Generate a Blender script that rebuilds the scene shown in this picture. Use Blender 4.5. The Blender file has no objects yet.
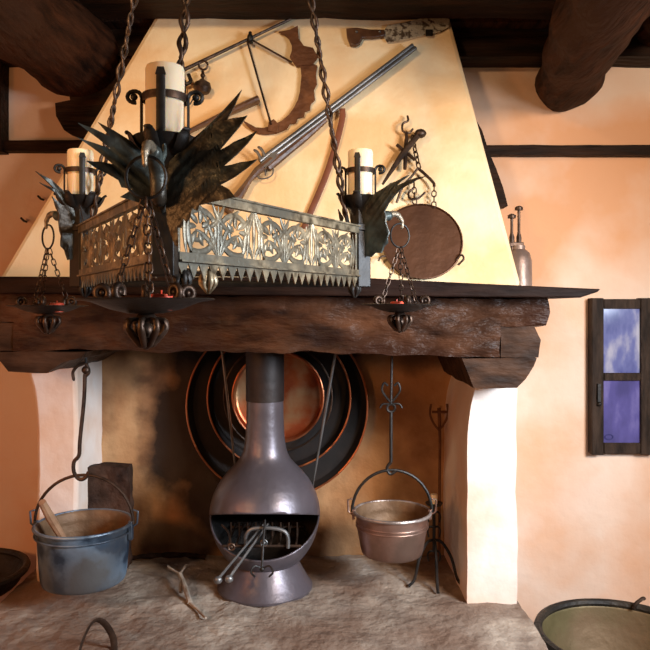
import bpy, bmesh, math, random
from mathutils import Vector, Matrix, noise
random.seed(7)
PI = math.pi
C = bpy.context.scene.collection
EYE = 1.5; F = 700.0; HV = 308.0

def P(u, v, Y):                      # photo direction (u,v) taken at real depth Y
    return Vector(((u-325)/F*Y, Y, EYE-(v-HV)/F*Y))

# ------------------------------------------------------------------ materials
def mat(name, c1, c2=None, rough=.6, metal=0., scale=8., bump=.2, bscale=None, stretch=(1,1,1), detail=6., c3=None, s3=2.0, lo=.35, hi=.68, coat=0., dist=.02, rv=.0, sss=0.):
    m = bpy.data.materials.new(name); m.use_nodes = True
    nt = m.node_tree; N = nt.nodes; L = nt.links
    b = N['Principled BSDF']
    b.inputs['Roughness'].default_value = rough
    b.inputs['Metallic'].default_value = metal
    b.inputs['Coat Weight'].default_value = coat
    if sss:
        b.inputs['Subsurface Weight'].default_value = sss
        b.inputs['Subsurface Radius'].default_value = (.03, .015, .006)
    tc = N.new('ShaderNodeTexCoord'); mp = N.new('ShaderNodeMapping')
    mp.inputs['Scale'].default_value = stretch
    L.new(tc.outputs['Object'], mp.inputs['Vector'])
    n = N.new('ShaderNodeTexNoise'); n.inputs['Scale'].default_value = scale; n.inputs['Detail'].default_value = detail
    L.new(mp.outputs[0], n.inputs['Vector'])
    r = N.new('ShaderNodeValToRGB'); r.color_ramp.elements[0].position = lo; r.color_ramp.elements[1].position = hi
    r.color_ramp.elements[0].color = (*c1, 1); r.color_ramp.elements[1].color = (*(c2 or c1), 1)
    L.new(n.outputs['Fac'], r.inputs['Fac'])
    out = r.outputs['Color']
    if c3:
        n3 = N.new('ShaderNodeTexNoise'); n3.inputs['Scale'].default_value = s3; n3.inputs['Detail'].default_value = 5
        L.new(mp.outputs[0], n3.inputs['Vector'])
        r3 = N.new('ShaderNodeValToRGB'); r3.color_ramp.elements[0].position = .45; r3.color_ramp.elements[1].position = .62
        L.new(n3.outputs['Fac'], r3.inputs['Fac'])
        mx = N.new('ShaderNodeMix'); mx.data_type = 'RGBA'
        L.new(r3.outputs['Color'], mx.inputs[0]); L.new(out, mx.inputs[6]); mx.inputs[7].default_value = (*c3, 1)
        out = mx.outputs[2]
    L.new(out, b.inputs['Base Color'])
    if rv:
        mr = N.new('ShaderNodeMapRange'); mr.inputs[3].default_value = rough-rv; mr.inputs[4].default_value = rough+rv
        L.new(n.outputs['Fac'], mr.inputs[0]); L.new(mr.outputs[0], b.inputs['Roughness'])
    if bump:
        nb = N.new('ShaderNodeTexNoise'); nb.inputs['Scale'].default_value = bscale or scale*3; nb.inputs['Detail'].default_value = 5
        L.new(mp.outputs[0], nb.inputs['Vector'])
        bp = N.new('ShaderNodeBump'); bp.inputs['Strength'].default_value = bump; bp.inputs['Distance'].default_value = dist
        L.new(nb.outputs['Fac'], bp.inputs['Height']); L.new(bp.outputs[0], b.inputs['Normal'])
    m['out'] = 0
    return m

M = {}
M['hood'] = mat('hood_plaster', (.86,.66,.40), (.92,.78,.52), .85, scale=4.5, bump=.45, bscale=11, c3=(.80,.53,.27), s3=2.6, dist=.02)
M['wall'] = mat('wall_plaster', (.80,.57,.43), (.84,.68,.56), .85, scale=2.2, bump=.3, bscale=12, c3=(.74,.40,.22), s3=1.4, dist=.02)
M['pillar'] = mat('pillar_plaster', (.80,.66,.56), (.86,.78,.72), .8, scale=4, bump=.35, bscale=12, c3=(.74,.52,.38), s3=2.4)
M['log'] = mat('log_wood', (.012,.005,.003), (.070,.024,.010), .7, scale=5, bump=.7, bscale=9, stretch=(6,1,6), c3=(.05,.02,.01), s3=1.2)
M['beam'] = mat('beam_wood', (.010,.006,.004), (.034,.015,.008), .6, scale=4, bump=.5, bscale=8, stretch=(1,5,7))
M['lintel'] = mat('lintel_wood', (.020,.010,.007), (.10,.043,.022), .40, scale=6, bump=.9, bscale=7, stretch=(1,2.2,2.6), c3=(.035,.014,.008), s3=1.6, dist=.04, detail=4.)
M['shelf'] = mat('shelf_wood', (.010,.005,.004), (.026,.012,.008), .6, scale=5, bump=.4, bscale=10, stretch=(1,4,6))
M['corbel'] = mat('corbel_wood', (.022,.012,.008), (.075,.038,.022), .55, scale=7, bump=.6, bscale=10, stretch=(1,3,3))
M['stone'] = mat('hearth_stone', (.20,.15,.115), (.46,.38,.30), .75, scale=9, bump=.7, bscale=17, c3=(.20,.13,.09), s3=2.4, dist=.03, detail=9)
M['floor'] = mat('floor_tile', (.20,.09,.05), (.28,.14,.08), .6, scale=6, bump=.2)
M['iron'] = mat('black_iron', (.006,.005,.0045), (.020,.016,.013), .5, .2, scale=25, bump=.35, bscale=60, dist=.004, rv=.1)
M['iron2'] = mat('brown_iron', (.035,.022,.016), (.10,.06,.04), .45, .7, scale=25, bump=.3, bscale=60, dist=.004)
M['steel'] = mat('bright_steel', (.12,.12,.12), (.25,.245,.24), .42, .7, scale=8, bump=0)
M['panelmetal'] = mat('gilded_iron', (.09,.068,.04), (.50,.41,.27), .42, .45, scale=35, bump=.5, bscale=90, dist=.003, c3=(.14,.13,.10), s3=9)
M['eagle'] = mat('patinated_iron', (.022,.024,.022), (.11,.14,.135), .42, .5, scale=22, bump=.6, bscale=70, dist=.004, c3=(.05,.04,.03), s3=6)
M['beakmetal'] = mat('worn_pale_metal', (.20,.16,.11), (.50,.43,.33), .4, .6, scale=30, bump=.3)
M['wax'] = mat('candle_wax', (.86,.68,.45), (.92,.78,.58), .5, scale=5, bump=.05, sss=.3)
M['red'] = mat('red_wax', (.75,.06,.03), (.9,.16,.08), .4, scale=9, bump=.05, sss=.2)
M['stove'] = mat('stove_paint', (.095,.080,.088), (.150,.130,.148), .36, .45, scale=6, bump=.12, bscale=20, rv=.08)
M['soot'] = mat('soot', (.008,.006,.005), (.022,.016,.013), .85, scale=14, bump=.4)
M['pipe'] = mat('sooty_pipe', (.014,.010,.009), (.035,.022,.018), .55, .3, scale=8, bump=.15)
M['bucket'] = mat('tinned_copper_blue', (.030,.048,.075), (.19,.28,.38), .40, .4, scale=8, lo=.42, hi=.60, bump=.5, bscale=16, dist=.006, c3=(.10,.10,.10), s3=4, rv=.1)
M['bucketin'] = mat('rusty_inside', (.13,.07,.035), (.25,.15,.08), .6, .3, scale=9, bump=.3)
M['copperpot'] = mat('tarnished_copper', (.26,.14,.10), (.44,.28,.22), .38, .75, scale=9, bump=.35, bscale=22, dist=.005, c3=(.20,.13,.10), s3=5, rv=.08)
M['copper'] = mat('polished_copper', (.34,.06,.02), (.55,.16,.05), .33, .8, scale=7, bump=.1, c3=(.50,.30,.15), s3=6)
M['copperrim'] = mat('copper_rim', (.42,.13,.055), (.60,.22,.10), .35, .9, scale=10, bump=.05)
M['darkpan'] = mat('dark_pan_inside', (.008,.006,.005), (.022,.012,.009), .8, 0., scale=5, bump=.15)
M['scalepan'] = mat('brown_copper_disc', (.075,.030,.014), (.13,.055,.026), .5, .5, scale=6, bump=.2, c3=(.09,.038,.018), s3=4)
M['rust'] = mat('rusty_blade', (.10,.035,.012), (.22,.085,.03), .65, .3, scale=14, bump=.4, c3=(.13,.05,.02), s3=9)
M['leather'] = mat('red_leather', (.12,.035,.015), (.20,.06,.025), .6, scale=10, bump=.2)
M['walnut'] = mat('walnut_wood', (.05,.022,.012), (.14,.065,.03), .4, scale=12, bump=.2)
M['blade'] = mat('spotted_blade', (.14,.10,.07), (.70,.64,.52), .4, .6, scale=45, bump=.3, lo=.42, hi=.52)
M['char'] = mat('charred_wood', (.012,.007,.006), (.085,.045,.03), .7, scale=9, bump=1., bscale=14, dist=.03)
M['spoon'] = mat('pale_wood', (.28,.15,.08), (.45,.26,.15), .6, scale=14, bump=.2)
M['cauldron'] = mat('blackened_iron_rim', (.012,.010,.008), (.04,.03,.02), .6, .3, scale=10, bump=.4)
M['brassin'] = mat('olive_brass', (.09,.075,.03), (.20,.16,.075), .55, .4, scale=5, bump=.3, c3=(.20,.13,.07), s3=3)
M['jug'] = mat('grey_brown_pewter', (.22,.15,.12), (.36,.26,.21), .45, .5, scale=10, bump=.2)
M['frame'] = mat('window_wood', (.020,.014,.011), (.055,.036,.026), .55, scale=8, bump=.4, stretch=(5,1,1))
M['tin'] = mat('worn_tin_rim', (.20,.15,.13), (.48,.42,.38), .4, .6, scale=20, bump=.2)  # lighter metal stands in for highlights on the copper pot rim
M['drystick'] = mat('dry_stick', (.22,.17,.13), (.46,.38,.30), .7, scale=20, bump=.2)
M['wick'] = mat('wick', (.01,.01,.01), None, .9, bump=0)

def back_mat():
    m = mat('firebox_plaster', (.40,.19,.075), (.60,.35,.17), .9, scale=4, bump=.6, bscale=10, c3=(.26,.12,.05), s3=3.5, dist=.03)
    nt = m.node_tree; N = nt.nodes; L = nt.links; b = N['Principled BSDF']
    src = b.inputs['Base Color'].links[0].from_socket
    tc = N.new('ShaderNodeTexCoord')
    nz = N.new('ShaderNodeTexNoise'); nz.inputs['Scale'].default_value = 3.5; nz.inputs['Detail'].default_value = 6
    L.new(tc.outputs['Object'], nz.inputs['Vector'])
    add = N.new('ShaderNodeVectorMath'); add.operation = 'MULTIPLY_ADD'
    L.new(nz.outputs['Color'], add.inputs[0]); add.inputs[1].default_value = (.45,.45,.45); add.inputs[2].default_value = (-.22,-.22,-.22)
    ad2 = N.new('ShaderNodeVectorMath'); L.new(add.outputs[0], ad2.inputs[0]); L.new(tc.outputs['Object'], ad2.inputs[1])
    # soot left by the fire: a wide smudge behind the stove; upper band is soot plus painted mantel shadow
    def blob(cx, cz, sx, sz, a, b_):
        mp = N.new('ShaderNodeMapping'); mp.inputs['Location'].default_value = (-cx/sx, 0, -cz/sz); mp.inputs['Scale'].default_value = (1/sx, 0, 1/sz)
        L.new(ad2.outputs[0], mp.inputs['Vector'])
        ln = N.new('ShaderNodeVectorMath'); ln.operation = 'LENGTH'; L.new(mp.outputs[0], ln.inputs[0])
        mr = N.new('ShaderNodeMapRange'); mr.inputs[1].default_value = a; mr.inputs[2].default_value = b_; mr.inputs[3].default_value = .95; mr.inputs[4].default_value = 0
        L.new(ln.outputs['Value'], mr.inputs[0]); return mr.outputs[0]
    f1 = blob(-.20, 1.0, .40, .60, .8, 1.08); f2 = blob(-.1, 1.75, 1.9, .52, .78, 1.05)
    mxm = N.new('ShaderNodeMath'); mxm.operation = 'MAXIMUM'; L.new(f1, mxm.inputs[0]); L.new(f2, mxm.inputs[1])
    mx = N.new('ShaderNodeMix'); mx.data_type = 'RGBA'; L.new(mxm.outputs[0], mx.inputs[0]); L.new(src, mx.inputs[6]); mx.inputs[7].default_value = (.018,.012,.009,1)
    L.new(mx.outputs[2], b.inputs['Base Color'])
    return m
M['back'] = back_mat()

def pane_mat(name, ca, cb, cc, st):
    m = bpy.data.materials.new(name); m.use_nodes = True; N = m.node_tree.nodes; L = m.node_tree.links
    b = N['Principled BSDF']; tc = N.new('ShaderNodeTexCoord')
    mp = N.new('ShaderNodeMapping'); mp.inputs['Scale'].default_value = (9, 1, 4); L.new(tc.outputs['Object'], mp.inputs[0])
    n = N.new('ShaderNodeTexNoise'); n.inputs['Scale'].default_value = 1.1; n.inputs['Detail'].default_value = 8; L.new(mp.outputs[0], n.inputs['Vector'])
    r = N.new('ShaderNodeValToRGB'); e = r.color_ramp.elements
    e[0].position = .38; e[0].color = (*ca, 1); e[1].position = .64; e[1].color = (*cc, 1); k = e.new(.52); k.color = (*cb, 1)
    L.new(n.outputs['Fac'], r.inputs[0]); L.new(r.outputs[0], b.inputs['Emission Color']); b.inputs['Emission Strength'].default_value = st
    b.inputs['Base Color'].default_value = (.05,.05,.12,1); b.inputs['Roughness'].default_value = .12
    return m
M['pane_up'] = pane_mat('twilight_glass', (.05,.07,.26), (.22,.24,.50), (.80,.74,.78), .62)
M['pane_dn'] = pane_mat('violet_glass', (.05,.035,.16), (.12,.09,.33), (.30,.24,.55), .62)

for k_ in ('log','beam','lintel','shelf','corbel','char','frame'): M[k_].node_tree.nodes['Principled BSDF'].inputs['Specular IOR Level'].default_value = .1
# ------------------------------------------------------------------ mesh helpers
def bmn(): return bmesh.new()

def box(bm, lo, hi, mtx=None, cuts=0):
    lo = Vector(lo); hi = Vector(hi)
    r = bmesh.ops.create_cube(bm, size=1)
    vs = r['verts']
    for v in vs: v.co = Vector([(lo[i]+hi[i])/2 + v.co[i]*(hi[i]-lo[i]) for i in range(3)])
    if mtx is not None: bmesh.ops.transform(bm, matrix=mtx, verts=vs)
    return vs

def frame_for(t, up=Vector((0,0,1))):
    t = t.normalized()
    if abs(t.dot(up)) > .98: up = Vector((0,1,0))
    a = t.cross(up).normalized(); b = a.cross(t).normalized()
    return a, b

def tube(bm, pts, r, seg=8, closed=False, squash=(1,1), up=None, caps=True):
    pts = [Vector(p) for p in pts]; n = len(pts)
    rs = r if isinstance(r, (list, tuple)) else [r]*n
    rings = []; prev = None
    for i, p in enumerate(pts):
        if closed: t = pts[(i+1) % n]-pts[i-1]
        elif i == 0: t = pts[1]-p
        elif i == n-1: t = p-pts[i-1]
        else: t = pts[i+1]-pts[i-1]
        if t.length < 1e-9: t = Vector((0,0,1))
        t.normalize()
        if up is not None:
            a, b = frame_for(t, up)
        elif prev is None:
            a, b = frame_for(t)
        else:
            a = prev - t*prev.dot(t)
            a = a.normalized() if a.length > 1e-6 else frame_for(t)[0]
            b = a.cross(t).normalized()
        prev = a
        rings.append([bm.verts.new(p + a*math.cos(2*PI*k/seg)*rs[i]*squash[0] + b*math.sin(2*PI*k/seg)*rs[i]*squash[1]) for k in range(seg)])
    m = n if closed else n-1
    for i in range(m):
        A = rings[i]; B = rings[(i+1) % n]
        for k in range(seg):
            bm.faces.new((A[k], A[(k+1) % seg], B[(k+1) % seg], B[k]))
    if not closed and caps:
        bm.faces.new(rings[0][::-1]); bm.faces.new(rings[-1])

def lathe(bm, prof, c=(0,0,0), seg=40, mtx=None, cap=(False, False), wob=0):
    c = Vector(c); rings = []; vs = []
    for (r, z) in prof:
        ring = []
        for k in range(seg):
            a = 2*PI*k/seg
            rr = r*(1+wob*math.sin(3*a+z*9)+wob*.6*math.sin(5*a))
            co = Vector((rr*math.cos(a), rr*math.sin(a), z))
            if mtx is not None: co = mtx @ co
            v = bm.verts.new(co+c); ring.append(v); vs.append(v)
        rings.append(ring)
    for i in range(len(rings)-1):
        A, B = rings[i], rings[i+1]
        for k in range(seg):
            bm.faces.new((A[k], A[(k+1) % seg], B[(k+1) % seg], B[k]))
    if cap[0]: bm.faces.new(rings[0][::-1])
    if cap[1]: bm.faces.new(rings[-1])
    return vs

def prism(bm, pts, off):            # planar polygon (3D points) pushed along off
    off = Vector(off); n = len(pts)
    A = [bm.verts.new(Vector(p)) for p in pts]; B = [bm.verts.new(Vector(p)+off) for p in pts]
    f1 = bm.faces.new(A); f2 = bm.faces.new(B[::-1])
    for i in range(n): bm.faces.new((A[i], B[i], B[(i+1) % n], A[(i+1) % n]))
    f1.normal_update(); f2.normal_update(); bmesh.ops.triangulate(bm, faces=[f1, f2], ngon_method='EAR_CLIP')

def sphere(bm, c, r, sc=(1,1,1), seg=14):
    res = bmesh.ops.create_uvsphere(bm, u_segments=seg, v_segments=max(6, seg//2+1), radius=r)
    for v in res['verts']: v.co = Vector([v.co[i]*sc[i]+c[i] for i in range(3)])

def rough(bm, amp, sc, seed=0., keep=None):
    bm.normal_update()
    for v in bm.verts:
        if keep and keep(v.co): continue
        q = v.co*sc + Vector((seed, seed*1.7, -seed))
        v.co += v.normal*amp*noise.noise(q) + v.normal*amp*.5*noise.noise(q*2.7)

def subdiv(bm, maxlen):
    for _ in range(7):
        es = [e for e in bm.edges if e.calc_length() > maxlen]
        if not es: break
        bmesh.ops.subdivide_edges(bm, edges=es, cuts=1, use_grid_fill=True)

def world_loc(o):
    v = Vector((0,0,0))
    while o is not None: v = v + o.location; o = o.parent
    return v

def obj(name, bm, m, parent=None, smooth=35, bevel=0, origin=None):
    me = bpy.data.meshes.new(name)
    bmesh.ops.recalc_face_normals(bm, faces=bm.faces[:])
    if parent is None and origin is None:
        xs = [v.co for v in bm.verts]
        origin = Vector(((min(v.x for v in xs)+max(v.x for v in xs))/2, (min(v.y for v in xs)+max(v.y for v in xs))/2, min(v.z for v in xs)))
    base = world_loc(parent) if parent is not None else Vector(origin)
    bmesh.ops.translate(bm, vec=-base, verts=bm.verts[:])
    bm.to_mesh(me); bm.free()
    ms = m if isinstance(m, (list, tuple)) else [m]
    for k in ms: me.materials.append(k)
    o = bpy.data.objects.new(name, me); C.objects.link(o)
    if parent is not None: o.parent = parent
    else: o.location = base
    if smooth:
        for p in me.polygons: p.use_smooth = True
        me.set_sharp_from_angle(angle=math.radians(smooth))
    if bevel:
        b = o.modifiers.new('bevel', 'BEVEL'); b.width = bevel; b.segments = 2; b.limit_method = 'ANGLE'
    return o

def tag(o, label, cat, group=None):
    o['label'] = label; o['category'] = cat
    if group: o['group'] = group
    return o
def thing(name, label, cat, loc=(0,0,0), group=None):
    o = bpy.data.objects.new(name, None); C.objects.link(o); o.location = loc; o.empty_display_size = .05
    return tag(o, label, cat, group)
def struct(name, bm, m, **k):
    o = obj(name, bm, m, None, origin=k.pop('origin', (0,0,0)), **k); o['kind'] = 'structure'; return o
def copy_tree(o, parent=None):
    c = o.copy(); C.objects.link(c)
    if parent is not None: c.parent = parent
    for ch in list(o.children): copy_tree(ch, c)
    return c
def arc(c, r, a0, a1, n, ax=Vector((1,0,0)), ay=Vector((0,0,1))):
    c = Vector(c)
    return [c + ax*r*math.cos(a0+(a1-a0)*i/n) + ay*r*math.sin(a0+(a1-a0)*i/n) for i in range(n+1)]
def smooth_pts(pts, n=6):             # Catmull-Rom through the points
    pts = [Vector(p) for p in pts]; out = []
    q = [pts[0]*2-pts[1]] + pts + [pts[-1]*2-pts[-2]]
    for i in range(1, len(q)-2):
        for k in range(n):
            t = k/n
            out.append(.5*((2*q[i]) + (-q[i-1]+q[i+1])*t + (2*q[i-1]-5*q[i]+4*q[i+1]-q[i+2])*t*t + (-q[i-1]+3*q[i]-3*q[i+1]+q[i+2])*t**3))
    out.append(pts[-1]); return out
def chain(bm, a, b, link=.022, w=.006, r=.0018):
    a = Vector(a); b = Vector(b); d = b-a; n = max(2, round(d.length/(link*.78))); st = d/n; t = d.normalized()
    x, y = frame_for(t)
    for i in range(n):
        c = a+st*(i+.5); s = x if i % 2 else y; h = link/2-w
        pts = [c+t*h+s*w*math.cos(q)+t*w*math.sin(q) for q in [PI*k/5 for k in range(6)]] + [c-t*h+s*w*math.cos(q)+t*w*math.sin(q) for q in [PI+PI*k/5 for k in range(6)]]
        tube(bm, pts, r, 5, closed=True)
def twisted_chain(bm, a, b, link=.064, w=.0078, r=.0048):
    a = Vector(a); b = Vector(b); d = b-a; n = round(d.length/link); st = d/n; t = d.normalized(); x, y = frame_for(t)
    for i in range(n):
        for s in (0, PI):
            pts = []; rs = []
            for k in range(9):
                q = k/8; an = s + PI*1.1*q + i*.9
                off = w*math.sin(PI*q)**.8
                pts.append(a+st*(i+q*1.06-.03) + (x*math.cos(an)+y*math.sin(an))*off); rs.append(r*(.75+.35*math.sin(PI*q)))
            tube(bm, pts, rs, 6)

# ================================================================== ROOM
WY = 3.2
bm = bmn(); box(bm, (-2.6, WY, -.02), (2.6, WY+.15, 3.2)); struct('wall_back', bm, M['wall'])
bm = bmn(); box(bm, (-2.6, -.6, -.12), (2.6, WY+.15, -.02)); struct('floor', bm, M['floor'])
bm = bmn(); box(bm, (-2.6, -.6, 3.2), (2.6, WY+.15, 3.3)); struct('ceiling', bm, M['beam'])
bm = bmn(); box(bm, (-2.7, 1.0, -.12), (-2.6, WY+.15, 3.3)); struct('wall_left', bm, M['wall'])

def beam(name, lo, hi, m, amp=.012, seed=1.):
    bm = bmn(); box(bm, lo, hi); subdiv(bm, .09); rough(bm, amp, 4, seed)
    return struct(name, bm, M[m])
# timbers that run along the wall under the ceiling
beam('trim_1', (-2.6, 3.06, 2.60), (2.6, 3.22, 2.72), 'beam', .010, 1)
beam('trim_2', (-2.6, 3.00, 2.725), (2.6, 3.22, 2.90), 'log', .012, 2)
beam('trim_3', (-2.6, 2.62, 2.708), (2.6, 2.93, 2.86), 'beam', .010, 3)
beam('trim_4', (-2.6, 2.62, 2.865), (2.6, 3.22, 3.19), 'beam', .01, 4)
# thin timbers set in the wall
beam('trim_5', (.55, 3.15, P(0,155,3.15).z), (2.6, 3.22, P(0,145,3.15).z), 'beam', .004, 5)
beam('trim_6', (-2.6, 3.15, P(0,151,3.15).z), (-.9, 3.22, P(0,140,3.15).z), 'beam', .004, 6)
beam('trim_7', (-1.62, 3.12, 2.2), (-1.445, 3.22, 2.7), 'beam', .006, 7)
# dark braces on both sides of the smoke hood
def wallpoly(name, px, Y, d, m):
    bm = bmn(); prism(bm, [P(u, v, Y) for u, v in px], (0, d, 0)); subdiv(bm, .08); return struct(name, bm, M[m])
wallpoly('trim_8', [(64,58),(150,20),(165,40),(112,150),(98,146),(86,138),(64,130),(56,116),(55,103),(70,100)], 3.09, .1, 'beam')
wallpoly('trim_9', [(470,110),(482,130),(489,152),(496,168),(503,187),(508,206),(499,207),(480,180),(465,130)], 3.12, .08, 'beam')

def log(name, a, b, ra, rb, seed):
    bm = bmn(); a = Vector(a); b = Vector(b); n = 26
    pts = [a.lerp(b, i/n) for i in range(n+1)]
    rs = [(ra+(rb-ra)*i/n)*(.55 if i == 0 else .93 if i == 1 else 1) for i in range(n+1)]
    pts[1] = a.lerp(b, .006)
    tube(bm, pts, rs, 28); rough(bm, .035, 3.2, seed)
    return struct(name, bm, M['log'])
log('trim_10', P(566,84,3.19), P(672,-165,1.5), .135, .155, 3)
log('trim_11', P(86,60,3.19), P(-200,-135,1.6), .175, .195, 8)
log('trim_12', P(648,30,3.19), P(760,-60,1.9), .10, .10, 5)

# window
def window():
    Y = 3.15
    root = bpy.data.objects.new('window_1', None); C.objects.link(root); root.location = P(622,456,3.2); root['kind'] = 'structure'
    def rect(bm, u0, v0, u1, v1, y0, y1): 
        a = P(u0, v1, y0); b = P(u1, v0, y0); box(bm, (a.x, y0, a.z), (b.x, y1, b.z))
    bm = bmn()
    rect(bm, 592,298,604,455, Y, 3.21); rect(bm, 641,298,656,455, Y, 3.21)
    rect(bm, 604,299,641,309, Y+.006, 3.21); rect(bm, 604,443,641,454, Y+.006, 3.21); rect(bm, 604,373,641,381, Y+.004, 3.21)
    obj('window_frame', bm, M['frame'], root, bevel=.004)
    for v0, v1, k in ((309,373,'pane_up'), (381,443,'pane_dn')):
        bm = bmn(); rect(bm, 603,v0-1,642,v1+1, 3.165, 3.175); o = obj('pane', bm, M[k], root)
    bm = bmn(); c = P(609,437,3.163)
    tube(bm, [c+Vector((math.cos(a)*.018, 0, math.sin(a)*.011)) for a in [2*PI*i/16 for i in range(16)]], .0028, 6, closed=True)
    obj('painted_mark', bm, pane_mat('blue_paint', (.01,.01,.15), (.01,.01,.2), (.02,.02,.25), .3), root)
    bm = bmn(); rect(bm, 598,384,601,402, Y-.012, Y+.01); sphere(bm, P(599.5,404,Y-.008), .01)
    obj('hinge', bm, M['iron'], root)
window()

# ================================================================== FIREPLACE
ZH = .383
fp = thing('fireplace', 'large rustic fireplace with cream plaster hood, carved timber lintel and stone hearth', 'fireplace', (-.24, 2.9, 0))
bm = bmn(); box(bm, (-1.23, 1.9, -.02), (.735, 3.16, ZH)); subdiv(bm, .05); rough(bm, .012, 9, 2, keep=lambda c: c.z < .3)
obj('hearth', bm, M['stone'], fp, smooth=60)
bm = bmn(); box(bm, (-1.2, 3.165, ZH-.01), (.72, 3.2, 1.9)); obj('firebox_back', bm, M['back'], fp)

def pillar(x0, x1, y0, ztop, flare):
    bm = bmn(); box(bm, (x0, y0, ZH-.01), (x1, 3.18, ztop)); subdiv(bm, .07)
    for v in bm.verts:
        t = max(0, (v.co.z-(ztop-.28))/.28)
        if flare < 0 and v.co.x < x0+.01: v.co.x -= .05*t*t
        if flare > 0 and v.co.x < x0+.01: v.co.x += .045*t*t
    rough(bm, .008, 5, x0*3, keep=lambda c: c.z < ZH+.01)
    obj('pillar', bm, M['pillar'], fp, smooth=50, bevel=.016)
pillar(P(467,0,2.65).x, P(516.5,0,2.65).x, 2.65, P(0,385,2.6).z+.02, 1)
pillar(P(36,0,2.85).x, P(77,0,2.85).x, 2.85, P(0,368,2.85).z+.03, -1)

# hood
ZB = P(0,285.5,2.4).z
HB = (2.58, ZB); HT = (2.95, 2.74)
def hy(z): return HB[0]+(HT[0]-HB[0])*(z-HB[1])/(HT[1]-HB[1])
NRM = Vector((0, -(HT[1]-HB[1]), (HT[0]-HB[0]))).normalized()
def H(u, v, off=0.):                 # direction (u,v) met with the sloping face of the hood
    d = Vector(((u-325)/F, 1, -(v-HV)/F)); o = Vector((0,0,EYE)); p0 = Vector((0, HB[0], HB[1]))
    t = (p0-o).dot(NRM)/d.dot(NRM); p = o+d*t
    return p + NRM*off
bl = H(-7,287); br = H(522.5,287); tl = H(157,12); tr = H(449,12)
bl.z = br.z = ZB; bl.y = br.y = 2.58
bm = bmn()
A = [bm.verts.new(p) for p in (bl, br, tr, tl)]
B = [bm.verts.new(Vector((p.x, 3.2, p.z))) for p in (bl, br, tr, tl)]
bm.faces.new(A); bm.faces.new(B[::-1])
for i in range(4): bm.faces.new((A[i], B[i], B[(i+1) % 4], A[(i+1) % 4]))
obj('hood', bm, M['hood'], fp, smooth=0, bevel=.02)

# shelf (a long dark board, its right end cut to a taper)
bm = bmn()
zt = ZB; zb = P(0,298,2.4).z
xr = P(601,0,2.4).x
prism(bm, [(-1.55, 2.4, zt+.032), (.1, 2.4, zt+.028), (.5, 2.4, zt+.008), (xr, 2.4, zt-.012), (xr-.01, 2.4, zt-.022), (xr-.07, 2.4, zb+.001), (-1.55, 2.4, zb+.02)], (0, .78, 0))
obj('mantel_shelf', bm, M['shelf'], fp, smooth=0, bevel=.005)

def timber(name, px, Y, d, m, amp, seed, ln=.05):
    bm = bmn(); prism(bm, [P(u, v, Y) for u, v in px], (0, d, 0)); subdiv(bm, ln); rough(bm, amp, 6, seed)
    return obj(name, bm, M[m], fp, smooth=50)
timber('lintel', [(-60,293),(200,295),(546,299),(547,312),(546,325),(500,326),(499.5,357),(300,352),(15,350),(14,322),(-60,320)], 2.5, .30, 'lintel', .018, 1, .035)
timber('corbel', [(500.5,326),(534,325.5),(541,340),(538,357),(500.5,357.5)], 2.5, .62, 'corbel', .006, 4)
timber('corbel', [(462,358.5),(537,358),(534,366),(526,379),(517,388),(474,388)], 2.5, .64, 'corbel', .006, 6)
timber('corbel', [(-60,321.5),(13.5,323),(14.5,351),(-60,350)], 2.5, .62, 'corbel', .006, 7)
timber('corbel', [(-60,351.5),(86,351.5),(82,358),(62,363),(47,373),(8,372),(0,362),(-60,360)], 2.5, .64, 'corbel', .006, 8)

# ================================================================== STOVE
SX, SY = P(265,0,2.8).x, 2.8
st = thing('chiminea_stove', 'grey bulbous metal stove with tall flue standing on the hearth', 'stove', (SX, SY, ZH))
prof = [(.02,.47),(.09,.475),(.13,.49),(.165,.525),(.195,.575),(.213,.63),(.220,.68),(.216,.72),(.202,.765),(.178,.81),(.146,.85),(.115,.882),(.094,.912),(.083,.95),(.077,1.0),(.074,1.08),(.073,1.18)]
sp = smooth_pts([Vector((r, 0, z)) for r, z in prof], 4)
bm = bmn(); lathe(bm, [(p.x, p.z) for p in sp], (SX, SY, 0), 72)
def wedge_cut(bm):
    q = Vector((SX, SY-.005, .672))
    n1 = Vector((0, .07, .22)).normalized(); n2 = Vector((0, -.115, .17)).normalized()
    for n in (n1, n2):
        bmesh.ops.bisect_plane(bm, geom=bm.verts[:]+bm.edges[:]+bm.faces[:], plane_co=q, plane_no=n)
    dead = []
    for f in bm.faces:
        c = f.calc_center_median()
        if c.y < SY and (c-q).dot(n1) < 0 and (c-q).dot(n2) > 0: dead.append(f)
    bmesh.ops.delete(bm, geom=dead, context='FACES')
wedge_cut(bm)
o = obj('stove_body', bm, [M['stove'], M['soot']], st, smooth=50)
s = o.modifiers.new('wall', 'SOLIDIFY'); s.thickness = .007; s.offset = -1; s.material_offset = 1
# rolled lip round the mouth
bm = bmn(); lathe(bm, [(.188,ZH+.002),(.190,ZH+.012),(.176,ZH+.03),(.150,ZH+.075),(.134,.49),(.128,.50)], (SX, SY, 0), 56, cap=(True, False)); obj('stove_base', bm, M['stove'], st)
bm = bmn(); lathe(bm, [(.076,1.13),(.0765,1.14),(.0765,1.9)], (SX, SY, 0), 40, cap=(True, True)); obj('flue', bm, M['pipe'], st)
bm = bmn(); gz = .60
for i in range(9):
    x = SX-.13+i*.0325; tube(bm, [(x, SY-.13, gz), (x, SY+.12, gz)], .004, 6)
    tube(bm, [(x, SY-.04, gz), (x, SY-.04, gz+.055)], .0035, 6)
tube(bm, [(SX-.15, SY-.13, gz-.008), (SX+.15, SY-.13, gz-.008)], .006, 6); tube(bm, [(SX-.15, SY+.1, gz-.008), (SX+.15, SY+.1, gz-.008)], .006, 6)
obj('grate', bm, M['iron2'], st)
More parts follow.
